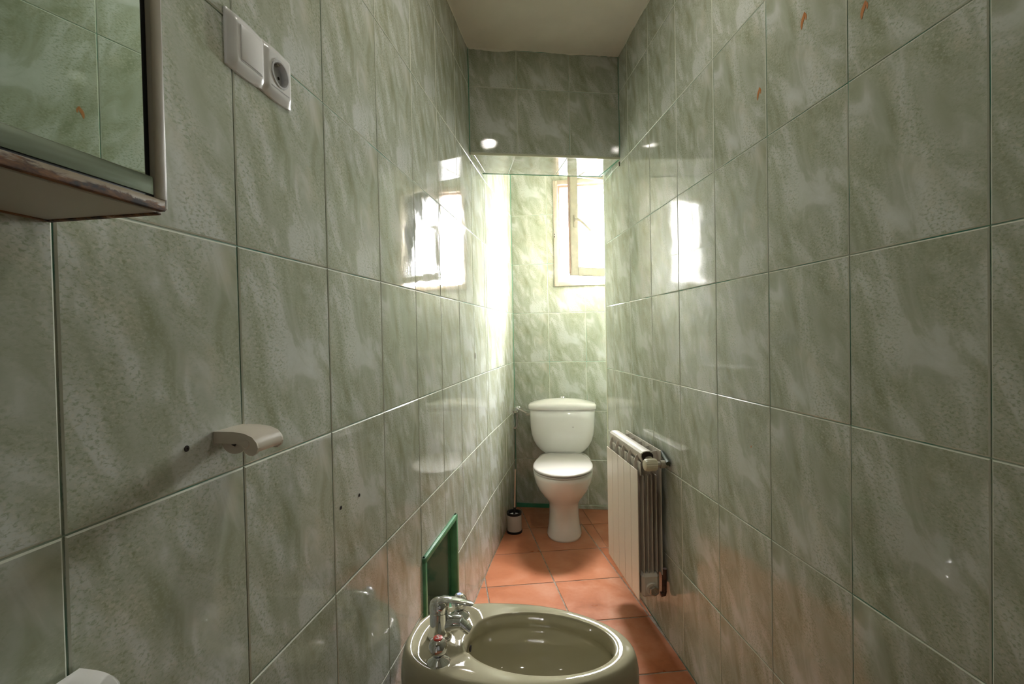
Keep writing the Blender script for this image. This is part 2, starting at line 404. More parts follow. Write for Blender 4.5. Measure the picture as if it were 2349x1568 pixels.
# underside tiles: frame with r along the beam, u toward the camera, n down
UO = HPt - HNn * 0 + Z * (HB); UU = HNn
lay_tiles(beam, UO, HHd, UU, Vector((0, 0, -1)), range(-1, 3), range(-1, 0), .001, HLEN + .0, -HDEP, -.006, phase=.212)
bm = bmesh.new(); tube(bm, [HPt + HHd * .002 + Z * (HB + .002) + HNn * -.002, HPt + HHd * (HLEN - .002) + Z * (HB + .002) + HNn * -.002], .0055, 10)
obj('edge_strip', bm, M_TRIMC, beam, True)
bm = bmesh.new(); q = HPt - HNn * HDEP + Z * (HB - .001)
tube(bm, [q + HHd * -.0, q + HHd * HLEN], .0018, 6); obj('caulk_line', bm, M_CAULK, beam)
# green caulk in the corners
def caulk(parent, a, b, r=.0022):
    bm = bmesh.new(); tube(bm, [a, b], r, 6); obj('caulk_line', bm, M_CAULK, parent)
caulk(wall_back, CORN + Vector((.0005, -.0005, 0)), CORN + Vector((.0005, -.0005, CEIL)))
caulk(beam, HPt + HNn * .001 + Z * (HB + .01), HPt + HNn * .001 + Z * CEIL)
caulk(beam, HPt + HHd * HLEN + HNn * .001 + Z * (HB + .01), HPt + HHd * HLEN + HNn * .001 + Z * CEIL)
caulk(beam, HPt + Z * (HB - .001), HPt - HNn * HDEP + Z * (HB - .001)); caulk(beam, HPt + HHd * HLEN + Z * (HB - .001), HPt + HHd * (HLEN - .02) - HNn * HDEP + Z * (HB - .001))
# pale edge at the end of the right wall
bm = bmesh.new(); box(bm, REND.x - .001, REND.x + .010, REND.y - .002, REND.y + .011, 0, CEIL, .002); obj('corner_edge', bm, M_TRIMC, wall_right)
def paint_edge(parent, o_, r, n, L, seed):
    random.seed(seed); bm = bmesh.new(); top_, bot = [], []; N_ = int(L / .012)
    w = .006
    for i in range(N_ + 1):
        w = min(.013, max(.002, w + random.gauss(0, .0018))); x = L * i / N_
        top_.append(bm.verts.new(o_ + r * x + Z * CEIL + n * .0012)); bot.append(bm.verts.new(o_ + r * x + Z * (CEIL - w) + n * .0009))
    for i in range(N_): bm.faces.new((top_[i], top_[i + 1], bot[i + 1], bot[i]))
    obj('paint_edge', bm, M_PLASTER, parent)
paint_edge(beam, HPt, HHd, HNn, HLEN, 3); paint_edge(wall_left, LP, LH, LN, 7.0 * TW, 4); paint_edge(wall_right, RP + RA * .13, RA, RN, 2.2, 5)
random.seed(11)
# ---- skirting strip under the tiles of the back wall
bm = bmesh.new(); box(bm, .012, .34, 0, .025, -.002, .006); s1 = obj('foot_strip', bm, M_CAULK, wall_back); s1.matrix_local = frame(BP, BH, Z, BN)
bm = bmesh.new(); box(bm, .34, .505, .001, .024, -.002, .006, .001); s2 = obj('foot_tile', bm, M_TILE, wall_back); s2.matrix_local = frame(BP, BH, Z, BN)
bm = bmesh.new(); box(bm, .509, BX1, .001, .024, -.002, .006, .001); s2 = obj('foot_tile', bm, M_TILE, wall_back); s2.matrix_local = frame(BP, BH, Z, BN)

# ---- floor: terracotta tiles laid at a slight angle
bm = bmesh.new(); box(bm, -1.0, 1.3, BACKY - 1.6, 3.45, -.12, -.0022)
floor = obj('floor', bm, M_FGROUT); floor['kind'] = 'structure'
def clip(poly, p, n):
    out = []
    for i in range(len(poly)):
        a, b = poly[i], poly[(i + 1) % len(poly)]; da, db = (a - p).dot(n), (b - p).dot(n)
        if da >= 0: out.append(a)
        if (da >= 0) != (db >= 0): out.append(a + (b - a) * (da / (da - db)))
    return out
FU = Vector((math.cos(.105), math.sin(.105), 0)) * .3285; FV = Vector((-math.sin(.147), math.cos(.147), 0)) * .3255; FN = Vector((.182, 2.268, 0))
g = .0032
for i in range(-6, 6):
    for j in range(-10, 5):
        o_ = FN + FU * i + FV * j
        fu, fv = FU.normalized() * g, FV.normalized() * g
        base = [o_ + fu + fv, o_ + FU - fu + fv, o_ + FU + FV - fu - fv, o_ + FV + fu - fv]
        for side in (0, 1):
            p = clip(base, LP + LN * .002, LN); p = clip(p, LBND + L2N * .002, L2N) if p else p
            p = clip(p, BP + BN * .002, BN) if p else p
            p = clip(p, Vector((0, BACKY - .1, 0)), Vector((0, 1, 0))) if p else p
            if side == 0: p = clip(p, RP + RN * .002, RN) if p else p
            else:
                p = clip(p, RP - RN * .0, -RN) if p else p; p = clip(p, REND + Vector((0, .012, 0)), Vector((0, 1, 0))) if p else p; p = clip(p, Vector((ALX - .002, 0, 0)), Vector((-1, 0, 0))) if p else p
            if len(p) < 3: continue
            area = abs(sum((p[a] - o_).x * (p[(a + 1) % len(p)] - o_).y - (p[(a + 1) % len(p)] - o_).x * (p[a] - o_).y for a in range(len(p)))) / 2
            if area < .0004: continue
            def bld(bm, p=p, o_=o_):
                vv = []
                for a in p:
                    q_ = a - o_
                    if not vv or (Vector(q_) - vv[-1].co).length > .002: vv.append(bm.verts.new(q_))
                if (vv[0].co - vv[-1].co).length < .002: bm.verts.remove(vv.pop())
                if len(vv) > 2: bm.faces.new(vv)
            me = tile_mesh(('f', i, j, side), bld, M_TERRA, .006, .0012)
            if me is None: continue
            t_ = bpy.data.objects.new('tile', me); C.objects.link(t_); t_.parent = floor; t_.location = o_ + Vector((0, 0, random.uniform(-.0003, .0003)))

# ---- niche in the left wall, framed in green painted wood
NM = frame(LP, LH, Z, LN)
def npart(name, bm, m, **k):
    o = obj(name, bm, m, wall_left, **k); o.matrix_local = NM; return o
nx0, nx1, nz0, nz1 = NICHE; nd = -.13
bm = bmesh.new(); box(bm, nx0 - .004, nx1 + .004, nz0 - .004, nz1 + .004, nd - .006, nd - .004)
box(bm, nx0 - .006, nx0, nz0 - .004, nz1 + .004, nd - .004, -.004); box(bm, nx1, nx1 + .006, nz0 - .004, nz1 + .004, nd - .004, -.004)
box(bm, nx0, nx1, nz0 - .006, nz0, nd - .004, -.004); box(bm, nx0, nx1, nz1, nz1 + .006, nd - .004, -.004)
npart('niche_lining', bm, M_GROUT)
# tiles inside the niche (back)
lay_tiles(wall_left, LP + LN * (nd + .002), LH, Z, LN, range(4, 7), range(0, 3), nx0 + .001, nx1 - .001, nz0 + .001, nz1 - .001, phase=-.06, zphase=.04)
lay_tiles(wall_left, LP + LN * nd + Z * (nz0 + .003), LH, -LN, Z, range(4, 7), range(-1, 0), nx0 + .001, nx1 - .001, nd, -.02, phase=-.06)
def fbar(x0, x1, z0, z1):
    bm = bmesh.new(); box(bm, x0, x1, z0, z1, -.02, .009, .0045, 2); return npart('niche_frame_bar', bm, M_GREEN, smooth=True)
fw = .021
fbar(nx0, nx0 + fw, nz0, nz1); fbar(nx1 - fw, nx1, nz0, nz1); fbar(nx0, nx1, nz1 - fw, nz1); fbar(nx0, nx1, nz0, nz0 + fw)
for x in (nx0 + .001, nx1 - .009):
    bm = bmesh.new(); box(bm, x, x + .008, nz0 + .004, nz1 - .004, -.032, -.018, .001); npart('niche_jamb', bm, M_GREEN)

# ---- drill holes and a wall plug, rust smears on single tiles
def hole(parent, P0, Hd, N, s, z, r=.0035, m=None):
    bm = bmesh.new(); lathe(bm, [(r, .0002), (r * .9, .0009), (r * .35, .0009), (r * .3, .0004)], 'z', 12)
    o = obj('drill_hole', bm, m or M_DARK, parent); o.matrix_local = frame(P0 + Hd * s + Z * z, Hd, Z, N); return o
for c_, z_, r_ in ((.59, 1.057, .0042), (2.433, .838, .004), (2.11, .839, .004)): hole(wall_left, LP, LH, LN, c_ * TW, z_, r_)
bm = bmesh.new(); box(bm, -.003, .003, -.014, .014, 0, .002, .0008); o = obj('wall_clip', bm, M_NICKEL, wall_left); o.matrix_local = frame(LP + LH * 7.03 * TW + Z * 1.102, LH, Z, LN)
for P0, Hd, N, s in ((HPt, HHd, HNn, .002), (HPt, HHd, HNn, HLEN - .004)):
    pass
bm = bmesh.new(); box(bm, -.004, .004, -.010, .010, 0, .004, .001); o = obj('rusty_hook', bm, M_RUSTP, wall_right); o.matrix_local = frame(RP + RA * .128 + Z * 2.012, RA, Z, RN)
bm = bmesh.new(); box(bm, -.003, .003, -.006, .006, 0, .003, .001); o = obj('rusty_hook', bm, M_RUSTP, wall_left); o.matrix_local = frame(LP + LH * 7.02 * TW + Z * 2.0, LH, Z, LN)
def smear(parent, P0, Hd, N, s, z, pts, w):
    bm = bmesh.new()
    pp = smoothpath([(a, b, 0) for a, b in pts], 6)
    for k in range(len(pp) - 1):
        a, b = pp[k], pp[k + 1]; t_ = (b - a).normalized(); nn = Vector((-t_.y, t_.x, 0))
        w0 = w * math.sin(PI * (k + .3) / len(pp)) + .0004; w1 = w * math.sin(PI * (k + 1.3) / len(pp)) + .0004
        bm.faces.new([bm.verts.new(q_) for q_ in (a + nn * w0, a - nn * w0, b - nn * w1, b + nn * w1)])
    bmesh.ops.remove_doubles(bm, verts=bm.verts, dist=.0002)
    r_ = bmesh.ops.extrude_face_region(bm, geom=list(bm.faces))
    for v in [g_ for g_ in r_['geom'] if isinstance(g_, bmesh.types.BMVert)]: v.co.z = .0005
    o = obj('rust_smear', bm, M_STAIN, parent); o.matrix_local = frame(P0 + Hd * s + Z * z + N * .0001, Hd, Z, N)
def rpos(px, py):
    d = cr * ((px - 1174.5) / FPX) - cu * ((py - 784) / FPX) + D0; o_ = Vector((0, 0, H)); t_ = (RP - o_).dot(RN) / d.dot(RN); h = o_ + d * t_ - RP
    return h.dot(RA), h.z
for px, py, sc in ((1843, 45, 1.0), (1741, 213, .9), (1982, 20, .9)):
    s_, z_ = rpos(px, py)
    smear(wall_right, RP, RA, RN, s_, z_, [(-.006 * sc, -.018 * sc), (-.004 * sc, -.004 * sc), (.001, .005 * sc), (.004 * sc, .014 * sc)], .0046 * sc)
    smear(wall_right, RP, RA, RN, s_, z_, [(.003 * sc, .013 * sc), (.008 * sc, .004 * sc), (.008 * sc, -.006 * sc)], .0018 * sc)
s_, z_ = rpos(1723, 1024); smear(wall_right, RP, RA, RN, s_, z_, [(0, -.003), (.001, .003)], .0012)

# ------------------------------------------------------------------ window in the back wall
w1 = empty('window_1', 'x', 'x', M=frame(BP, BH, Z, BN)); del w1['label']; del w1['category']; w1['kind'] = 'structure'
def rect_frame(bm, x0, x1, z0, z1, w, n0, n1, bev=.002):
    for a in ((x0, x0 + w, z0, z1), (x1 - w, x1, z0, z1), (x0 + w, x1 - w, z1 - w, z1), (x0 + w, x1 - w, z0, z0 + w)): box(bm, *a, n0, n1, bev)
bm = bmesh.new(); rect_frame(bm, .302, .822, 1.518, 2.232, .030, -.03, .014, .003); obj('outer_frame', bm, M_WIN, w1, True)
bm = bmesh.new(); rect_frame(bm, .330, .794, 1.546, 2.204, .016, -.06, -.008, .002); obj('frame_rebate', bm, M_WINP, w1, True)
bm = bmesh.new(); rect_frame(bm, .300, .824, 1.516, 2.234, .02, -.158, -.06, 0); obj('outer_reveal', bm, M_WHITEP, w1)
bm = bmesh.new(); box(bm, .3035, .3125, 1.838, 1.882, .012, .017, .001); 
sk = obj('strike_plate', bm, M_NICKEL, w1)
bm = bmesh.new(); box(bm, .3055, .3105, 1.848, 1.858, .0165, .018); box(bm, .3055, .3105, 1.866, 1.874, .0165, .018); obj('strike_slot', bm, M_DARK, sk)
# open casement, hinged on the right, swung into the room
HX = .792; SW = .447
hin = BP + BH * HX + BN * .018
tgt = Vector((.380, 3.0, 0)); dirv = (tgt - Vector((hin.x, hin.y, 0))); ang = math.atan2(dirv.y, dirv.x)
sd = Vector((math.cos(ang), math.sin(ang), 0)); SW = dirv.length
snn = Vector((-sd.y, sd.x, 0))
if snn.y > 0: snn = -snn
sash = empty('sash', 'x', 'x'); del sash['label']; del sash['category']; sash.parent = w1
sash.matrix_local = w1.matrix_world.inverted() @ frame(hin + Z * 1.563, -sd, Z, snn)    # local x runs from hinge edge back (negative toward the free edge)
SHt = .676
bm = bmesh.new(); rect_frame(bm, -SW, 0, 0, SHt, .046, -.018, .018, .003); obj('sash_frame', bm, M_WIN, sash, True)
bm = bmesh.new(); rect_frame(bm, -SW + .044, -.044, .044, SHt - .044, .010, -.010, .010, .003); obj('glazing_bead', bm, M_WIN, sash, True)
bm = bmesh.new(); box(bm, -SW + .047, -.047, .047, SHt - .047, -.002, .002); obj('glass_pane', bm, M_GLASS, sash)
bm = bmesh.new(); box(bm, -SW - .004, -SW + .001, .012, SHt - .012, -.016, .004, .001); obj('sash_edge_strip', bm, M_WINP, sash)
hz = .338
bm = bmesh.new(); box(bm, -SW + .016, -SW + .034, hz - .040, hz + .038, .018, .026, .003); 
box(bm, -SW + .017, -SW + .033, hz - .006, hz + .022, .024, .034, .004)
tube(bm, smoothpath([(-SW + .025, hz + .006, .030), (-SW + .025, hz + .006, .046), (-SW + .036, hz + .000, .056), (-SW + .060, hz - .018, .060), (-SW + .112, hz - .062, .060)], 6), [.0085] * 7 + [.0085] * 6 + [.0072] * 12, 10)
obj('window_handle', bm, M_WIN, sash, True)

# neighbouring roof edge outside, seen high through the glass
ng = empty('canopy_roof', 'corrugated pale canopy edge outside the window, high above the casement', 'roof', (1.05, 6.0, 0))
bm = bmesh.new()
for k in range(44):
    x = -.9 + k * .045; box(bm, x, x + .024, 0, 1.6, 3.13 + 0, 3.16)
box(bm, -.95, 1.1, 0, 1.6, 3.155, 3.175)
obj('corrugated_sheet', bm, M_PLG, ng)
bm = bmesh.new(); box(bm, -.95, 1.1, -.02, .03, 3.03, 3.12, .004); obj('gutter', bm, M_PLG, ng)
bm = bmesh.new(); box(bm, -.95, 1.1, 1.6, 1.7, 0, 3.4); obj('rendered_wall', bm, M_WHITEP, ng)

# portal over the window
pl = alight('window_portal', 'AREA', BP + BH * .56 - BN * .165 + Z * 1.875, 1, shape='RECTANGLE', size=.50, size_y=.70)
pl.matrix_world = frame(BP + BH * .56 - BN * .165 + Z * 1.875, -BH, Z, -BN); pl.data.cycles.is_portal = True

# ------------------------------------------------------------------ ceiling lamp (just above the frame) and an added fill lamp in the doorway
lamp = empty('ceiling_lamp', 'small round recessed spotlight in the ceiling, lit', 'lamp', (.175, 1.174, CEIL))
bm = bmesh.new(); lathe(bm, [(.036, -.0005), (.046, -.0005), (.046, -.003), (.041, -.006), (.036, -.004)], 'z', 32, cap0=False, cap1=False); obj('bezel', bm, M_CHROME, lamp, True)
bm = bmesh.new(); lathe(bm, [(.0355, -.0012), (.0355, -.0030), (.030, -.0042), (.0, -.0046)], 'z', 32, cap1=False); obj('lens', bm, emis('lit_lens', (1, .95, .87), BULB), lamp, True)
dl = alight('rear_fill_light', 'AREA', (.5 * (x0 + x1), BACKY - .25, 1.25), REAR_FILL, (1, .97, .93), shape='RECTANGLE', size=.7, size_y=1.7)
dl.matrix_world = Matrix(((1, 0, 0, .5 * (x0 + x1)), (0, 0, -1, BACKY - .25), (0, 1, 0, 1.25), (0, 0, 0, 1)))
dl.data.energy = REAR_FILL

# ------------------------------------------------------------------ toilet
TA = unit(.13, .99); TS = Vector((TA.y, -TA.x, 0)); T0 = Vector((.254, 2.545, 0))
toilet = empty('toilet', 'white ceramic close-coupled toilet with closed lid against the back wall', 'toilet', M=frame(T0, TS, TA, Z))
def egg(t0, t1, hw, z, ef=2.0, eb=3.0, n=56, tc=None):
    tc = t0 + (t1 - t0) * (.42 if tc is None else tc); out = []
    for i in range(n):
        a = 2 * PI * i / n; c_, s_ = math.cos(a), math.sin(a)
        e = ef if s_ < 0 else eb; L = (tc - t0) if s_ < 0 else (t1 - tc)
        out.append(Vector((hw * math.copysign(abs(c_) ** (2 / e), c_), tc + L * math.copysign(abs(s_) ** (2 / e), s_), z)))
    return out
bm = bmesh.new()
S = [(.000, .150, .56, .103, 2.2, 3), (.012, .150, .56, .104, 2.2, 3), (.06, .160, .56, .093, 2.2, 3), (.12, .163, .56, .089, 2.2, 3), (.175, .158, .56, .088, 2.2, 3), (.20, .148, .57, .091, 2.2, 3), (.225, .126, .59, .104, 2.1, 3), (.26, .085, .62, .131, 2.05, 3), (.30, .046, .645, .153, 2, 3), (.34, .021, .655, .167, 2, 3.2), (.375, .008, .66, .173, 2, 3.4), (.398, .005, .66, .174, 2, 3.6), (.404, .010, .655, .169, 2, 3.6), (.405, .03, .64, .15, 2, 3.6)]
loft(bm, [egg(a, b, hw, z, ef, eb, tc=.36) for z, a, b, hw, ef, eb in S]); obj('bowl', bm, M_CER, toilet, 'all')
def lid_outline(t0, hw):
    half = []
    for k in range(15):                       # front half ellipse
        a = PI / 2 * k / 14; half.append((hw * math.sin(a), t0 + .215 * (1 - math.cos(a))))
    bk = smoothpath([(hw, t0 + .215, 0), (hw * .995, t0 + .27, 0), (hw * .945, t0 + .34, 0), (hw * .84, t0 + .41, 0), (hw * .72, t0 + .462, 0), (hw * .64, t0 + .479, 0), (hw * .52, t0 + .484, 0)], 4)
    half += [(p.x, p.y) for p in bk[1:]]
    return [Vector((x, y, 0)) for x, y in half] + [Vector((-x, y, 0)) for x, y in half[:0:-1]]
def slab(name, z0, z1, t0, hw, m, r=.006):
    bm = bmesh.new(); base = lid_outline(t0, hw); c_ = Vector((0, t0 + .25, 0))
    def ring(z, ins):
        out = []
        for v in base:
            d = v - c_; out.append(c_ + d * (1 - ins / d.length) + Vector((0, 0, z)))
        return out
    loft(bm, [ring(z0, r), ring(z0 + r * .6, 0), ring(z1 - r, 0), ring(z1 - r * .3, r * .6), ring(z1, r * 1.8)]); return obj(name, bm, m, toilet, 40)
slab('seat', .4055, .4155, .003, .1745, M_SEAT, .004); slab('lid', .4170, .4335, .000, .1735, M_SEAT, .007)
for s_ in (-1, 1):
    bm = bmesh.new(); box(bm, s_ * .075 - .02, s_ * .075 + .02, .470, .492, .405, .432, .005); obj('hinge', bm, M_SEAT, toilet, True)
bm = bmesh.new()
def sq(hw, t0, t1, z, e=4.5, n=64):
    tc = (t0 + t1) / 2; L = (t1 - t0) / 2; out = []
    for i in range(n):
        a = 2 * PI * i / n; c_, s_ = math.cos(a), math.sin(a); x = hw * math.copysign(abs(c_) ** (2 / e), c_); y = L * math.copysign(abs(s_) ** (2 / e), s_)
        if y < 0: y -= .012 * (1 - (x / hw) ** 2)
        out.append(Vector((x - .008, tc + y, z - .008 * min(1, max(0, (z - .40) / .08)))))
    return out
loft(bm, [sq(hw, a, b, z) for z, hw, a, b in ((.405, .10, .53, .655), (.425, .125, .51, .660), (.445, .150, .505, .664), (.475, .174, .50, .667), (.51, .192, .498, .668), (.55, .203, .496, .669), (.60, .209, .495, .669), (.66, .211, .495, .669), (.716, .212, .495, .669))])
cis = obj('cistern', bm, M_CER, toilet, 'all')
bm = bmesh.new()
def lidring(hw, ins, z0, dome):
    out = sq(hw - ins, .487 + ins, .673 - ins, z0, 5)
    for v in out: v.z += dome * max(0, 1 - ((v.x + .008) / .215) ** 2) ** .9
    return out
rr_ = [lidring(.222, .004, .714, 0), lidring(.222, 0, .718, 0), lidring(.222, 0, .736, 0), lidring(.222, .002, .743, .002), lidring(.222, .008, .748, .008)]
for k in range(1, 7):
    f_ = k / 6.
    ring = []
    for v in lidring(.222, .008, 0, 0):
        x = (v.x + .008) * (1 - .05 * f_ ** 2); y = .58 + (v.y - .58) * (1 - f_ * .96)
        ring.append(Vector((x - .008, y, .741 + .008 * (1 - (x / .222) ** 2) + (.025 * max(0., 1 - (x / .214) ** 2)) * (1 - (1 - f_) ** 2))))
    rr_.append(ring)
loft(bm, rr_); obj('cistern_lid', bm, M_CER, toilet, 'all')
bm = bmesh.new(); lathe(bm, [(.020, .771), (.021, .776), (.017, .780), (.016, .785), (.0, .7855)], 'z', 24, Matrix.Translation((-.004, .58, 0)), cap1=False); box(bm, -.016, .008, .567, .572, .774, .787, .002)
obj('flush_button', bm, M_CHROME, toilet, True)
bm = bmesh.new(); box(bm, .060, .063, .484, .487, .594, .602); sp_ = obj('mark', bm, M_DARK, toilet)
bpy.data.objects['mark'].location = (0, -.0005, 0)

# water supply: stop valve and hose
SV = BP + BH * .030 + Z * .682
valve = empty('stop_valve', 'round chrome water valve with looped steel hose beside the toilet cistern', 'valve', M=frame(SV, BH, Z, BN))
bm = bmesh.new(); lathe(bm, [(.022, .0005), (.022, .003), (.014, .009), (.010, .010), (.010, .035), (.012, .036), (.019, .040), (.020, .062), (.016, .068), (.0, .069)], 'z', 24, cap1=False); obj('valve_body', bm, M_CHROME, valve, True)
bm = bmesh.new(); a_ = valve.matrix_world.inverted() @ (toilet.matrix_world @ Vector((-.222, .58, .664)))
tube(bm, smoothpath([(.0, -.008, .03), (.002, -.05, .045), (-.002, -.10, .055), (-.014, -.125, .06), (-.028, -.10, .062), (-.030, -.05, .062), (-.020, -.015, .06), (.006, .004, .06), (.03, .004, .07), (a_.x - .01, a_.y, a_.z), (a_.x + .004, a_.y, a_.z)], 6), .0052, 10); obj('braided_hose', bm, M_STEEL, valve, True)
bm = bmesh.new(); lathe(bm, [(.009, -.028), (.009, -.004), (.011, -.003), (.011, .002)], 'x', 6, Matrix.Translation(a_)); obj('hose_nut', bm, M_NICKEL, valve)

# ------------------------------------------------------------------ toilet brush
br = empty('toilet_brush', 'toilet brush standing in a white pot with black rim, left of the toilet', 'brush', (-.008, 2.862, 0))
bm = bmesh.new(); lathe(bm, [(.047, .0), (.048, .002), (.048, .012), (.046, .014), (.0, .014)], 'z', 36, cap1=False); obj('base_ring', bm, M_BLACK, br, True)
bm = bmesh.new(); lathe(bm, [(.044, .013), (.0445, .015), (.0445, .110), (.041, .110), (.041, .016), (.0, .016)], 'z', 36, cap1=False); obj('pot', bm, M_SEAT, br, True)
bm = bmesh.new(); lathe(bm, [(.0450, .108), (.0455, .110), (.0455, .121), (.044, .123), (.036, .121), (.034, .112), (.034, .105)], 'z', 36, cap0=False, cap1=False); obj('rim', bm, M_BLACK, br, True)
bm = bmesh.new(); lathe(bm, [(.0, .018), (.024, .022), (.030, .04), (.031, .09), (.026, .106), (.0, .108)], 'z', 24, cap0=False, cap1=False); obj('bristles', bm, M_BRIS, br, True)
bm = bmesh.new(); tube(bm, [(.0, 0, .10), (.004, 0, .15)], .007, 12); obj('collar', bm, M_BLACK, br, True)
bm = bmesh.new(); tube(bm, [(.004, 0, .145), (.012, .004, .372), (.0122, .004, .380)], [.0055, .0055, .005], 14); obj('handle', bm, M_STEEL, br, True)

# ------------------------------------------------------------------ radiator
RO = RP + RA * (.252 * .92)
rad = empty('radiator', 'white five-section aluminium radiator hung on the right wall', 'radiator', M=frame(RO, RA, Z, RN))   # local x along wall to camera, y up, z out
sec0 = None
for k in range(5):
    X = k * .08
    bm = bmesh.new()
    def bx(x0, x1, n0, n1, z0, z1, b=.0012): box(bm, x0, x1, z0, z1, n0, n1, b, 1)
    bx(.0012, .0788, .0215, .0245, .262, .742)                               # rear plate
    for y_ in (.042, .059, .076, .093): bx(.004, .076, y_ - .0011, y_ + .0011, .272, .648, .0006)
    bx(.0385, .0415, .022, .114, .20, .66, 0)                             # web
    # water column
    bm2 = bmesh.new(); bx(.026, .054, .050, .084, .20, .70, .008)
    # bottom block
    bx(.001, .079, .034, .104, .178, .268, .010)
    # top block with a domed crown
    prof = [(.050, .706), (.050, .728), (.056, .7375), (.066, .7425), (.080, .7435), (.094, .741), (.102, .734), (.1035, .722), (.098, .706), (.088, .690), (.062, .690)]
    loft(bm, [[Vector((x_, z_, n_)) for n_, z_ in prof] for x_ in (.0004, .0796)])
    # curved web from the front panel up to the crown
    arc = [(.116, .655), (.1155, .690), (.112, .708), (.104, .722), (.098, .722), (.098, .655)]
    loft(bm, [[Vector((x_, z_, n_)) for n_, z_ in arc] for x_ in (.0388, .0412)])
    # web to the rear plate
    loft(bm, [[Vector((x_, z_, n_)) for n_, z_ in ((.022, .734), (.052, .730), (.052, .700), (.022, .700))] for x_ in (.0388, .0412)])
    bm2.free()
    s_ = obj('section', bm, M_RADD, rad, 30); s_.location = (X, 0, 0)
    bm = bmesh.new(); loft(bm, [[Vector((x_, z_, n_)) for n_, z_ in ((.1015, .650), (.1035, .650), (.1045, .694), (.1015, .700))] for x_ in (.003, .077)]); p_ = obj('inner_strip', bm, M_RADD, s_)
    bm = bmesh.new(); box(bm, .0016, .0784, .169, .670, .1145, .1175, .0006, 1); box(bm, .036, .044, .18, .66, .108, .115); p_ = obj('front_panel', bm, M_RAD, s_)
# dark hollow in the near end of the crown
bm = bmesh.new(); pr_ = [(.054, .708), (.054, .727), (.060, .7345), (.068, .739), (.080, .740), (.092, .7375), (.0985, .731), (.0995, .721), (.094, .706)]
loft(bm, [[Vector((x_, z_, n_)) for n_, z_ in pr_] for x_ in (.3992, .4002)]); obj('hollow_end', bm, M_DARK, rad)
# thermostatic valve at the near top end
bm = bmesh.new(); lathe(bm, [(.019, .3985), (.019, .406), (.013, .408), (.013, .432)], 'x', 20, Matrix.Translation((0, .705, .072)) ); obj('union_nut', bm, M_NICKEL, rad, True)
bm = bmesh.new(); lathe(bm, [(.011, .008), (.011, .022), (.0145, .022), (.0145, .040), (.010, .041), (.010, .058), (.008, .058)], 'z', 20, Matrix.Translation((.432, .699, 0))); obj('valve_body', bm, M_NICKEL, rad, True)
kn = bmesh.new()
rings = []
for r_, h_ in ((.013, .054), (.0205, .056), (.0225, .062), (.0225, .092), (.020, .100), (.015, .103), (.004, .104)):
    ring = []
    for i in range(96):
        a = 2 * PI * i / 96; rr = r_ * (1 + (.035 if (i // 3) % 2 == 0 else -.03) * (1 if .06 < h_ < .095 else 0)); ring.append(Vector((.432 + rr * math.cos(a), .699 + rr * math.sin(a), h_)))
    rings.append(ring)
loft(kn, rings); obj('thermostat_knob', kn, M_KNOB, rad, 30)
bm = bmesh.new(); tube(bm, smoothpath([(.432, .699, .016), (.434, .700, .004), (.446, .702, .010), (.40, .735, .008)][:2], 3), .0105, 12); tube(bm, smoothpath([(.45, .706, .016), (.43, .712, .014), (.38, .73, .012)], 5), .009, 12); obj('wall_pipe', bm, M_PIPEG, rad, True)
bm = bmesh.new(); lathe(bm, [(.024, .3985), (.024, .405), (.0225, .407)], 'x', 28, Matrix.Translation((0, .213, .067))); obj('plug_gasket', bm, M_RADD, rad, True)
bm = bmesh.new(); lathe(bm, [(.0185, .405), (.0185, .418), (.016, .420), (.013, .4195), (.0125, .417), (.0, .417)], 'x', 6, Matrix.Translation((0, .211, .064)), cap1=False); obj('hexagonal_plug', bm, M_NICKEL, rad)
bm = bmesh.new(); tube(bm, [(.395, .285, .014), (.395, .20, .016)], .009, 12); tube(bm, [(.395, .200, .016), (.395, .188, .018), (.395, .186, .03)], .010, 12); obj('return_pipe', bm, M_RUSTP, rad, True)

# ------------------------------------------------------------------ bidet
BO = Vector((.29, 1.193, 0)) - LN * .593
bid = empty('bidet', 'olive grey ceramic bidet with chrome tap standing by the left wall', 'bidet', M=frame(BO, LN, LH, Z))
RZ = .392
def bout(th, k=0., grow=0.):
    """outline of the rim, th measured from +x (front)"""
    cx = .300; c_, s_ = math.cos(th), math.sin(th)
    e = 1.88 if c_ > 0 else 2.45; L = (.297 if c_ > 0 else .297) + (grow if c_ > 0 or grow < .004 else grow * 1.15)
    return Vector((cx + L * math.copysign(abs(c_) ** (2 / e), c_), (.171 + grow) * math.copysign(abs(s_) ** (2 / e), s_), 0))
def bin_(th):
    cx = .345; c_, s_ = math.cos(th), math.sin(th); e = 2.0 if c_ > 0 else 2.05; L = .208 if c_ > 0 else .190
    return Vector((cx + L * math.copysign(abs(c_) ** (2 / e), c_), .126 * math.copysign(abs(s_) ** (2 / e), s_), 0))
NB = 128
bm = bmesh.new(); rings = []
def deck(p):
    """shallow sunken deck around the taps"""
    d = math.hypot((p.x - .105) / .085, p.y / .138); d2 = math.hypot((p.x - .345) / .222, p.y / .14)
    t_ = max(0., min(1., (1.06 - d) / .22)); return -.0085 * t_ * t_ * (3 - 2 * t_)
ths = [2 * PI * i / NB for i in range(NB)]
# side from floor up
for z, g_, sx in ((.0, -.035, .93), (.02, -.035, .93), (.10, -.032, .94), (.17, -.012, .97), (.23, .005, .99), (.28, .011, 1), (.32, .0125, 1), (.350, .011, 1), (.372, .007, 1), (.384, .0025, 1), (.390, -.0025, 1), (RZ, -.008, 1)):
    ring = []
    for th in ths:
        p = bout(th, grow=g_); p.x = .27 + (p.x - .27) * sx + (0 if z > .3 else 0); p.z = z; ring.append(p)
    rings.append(ring)
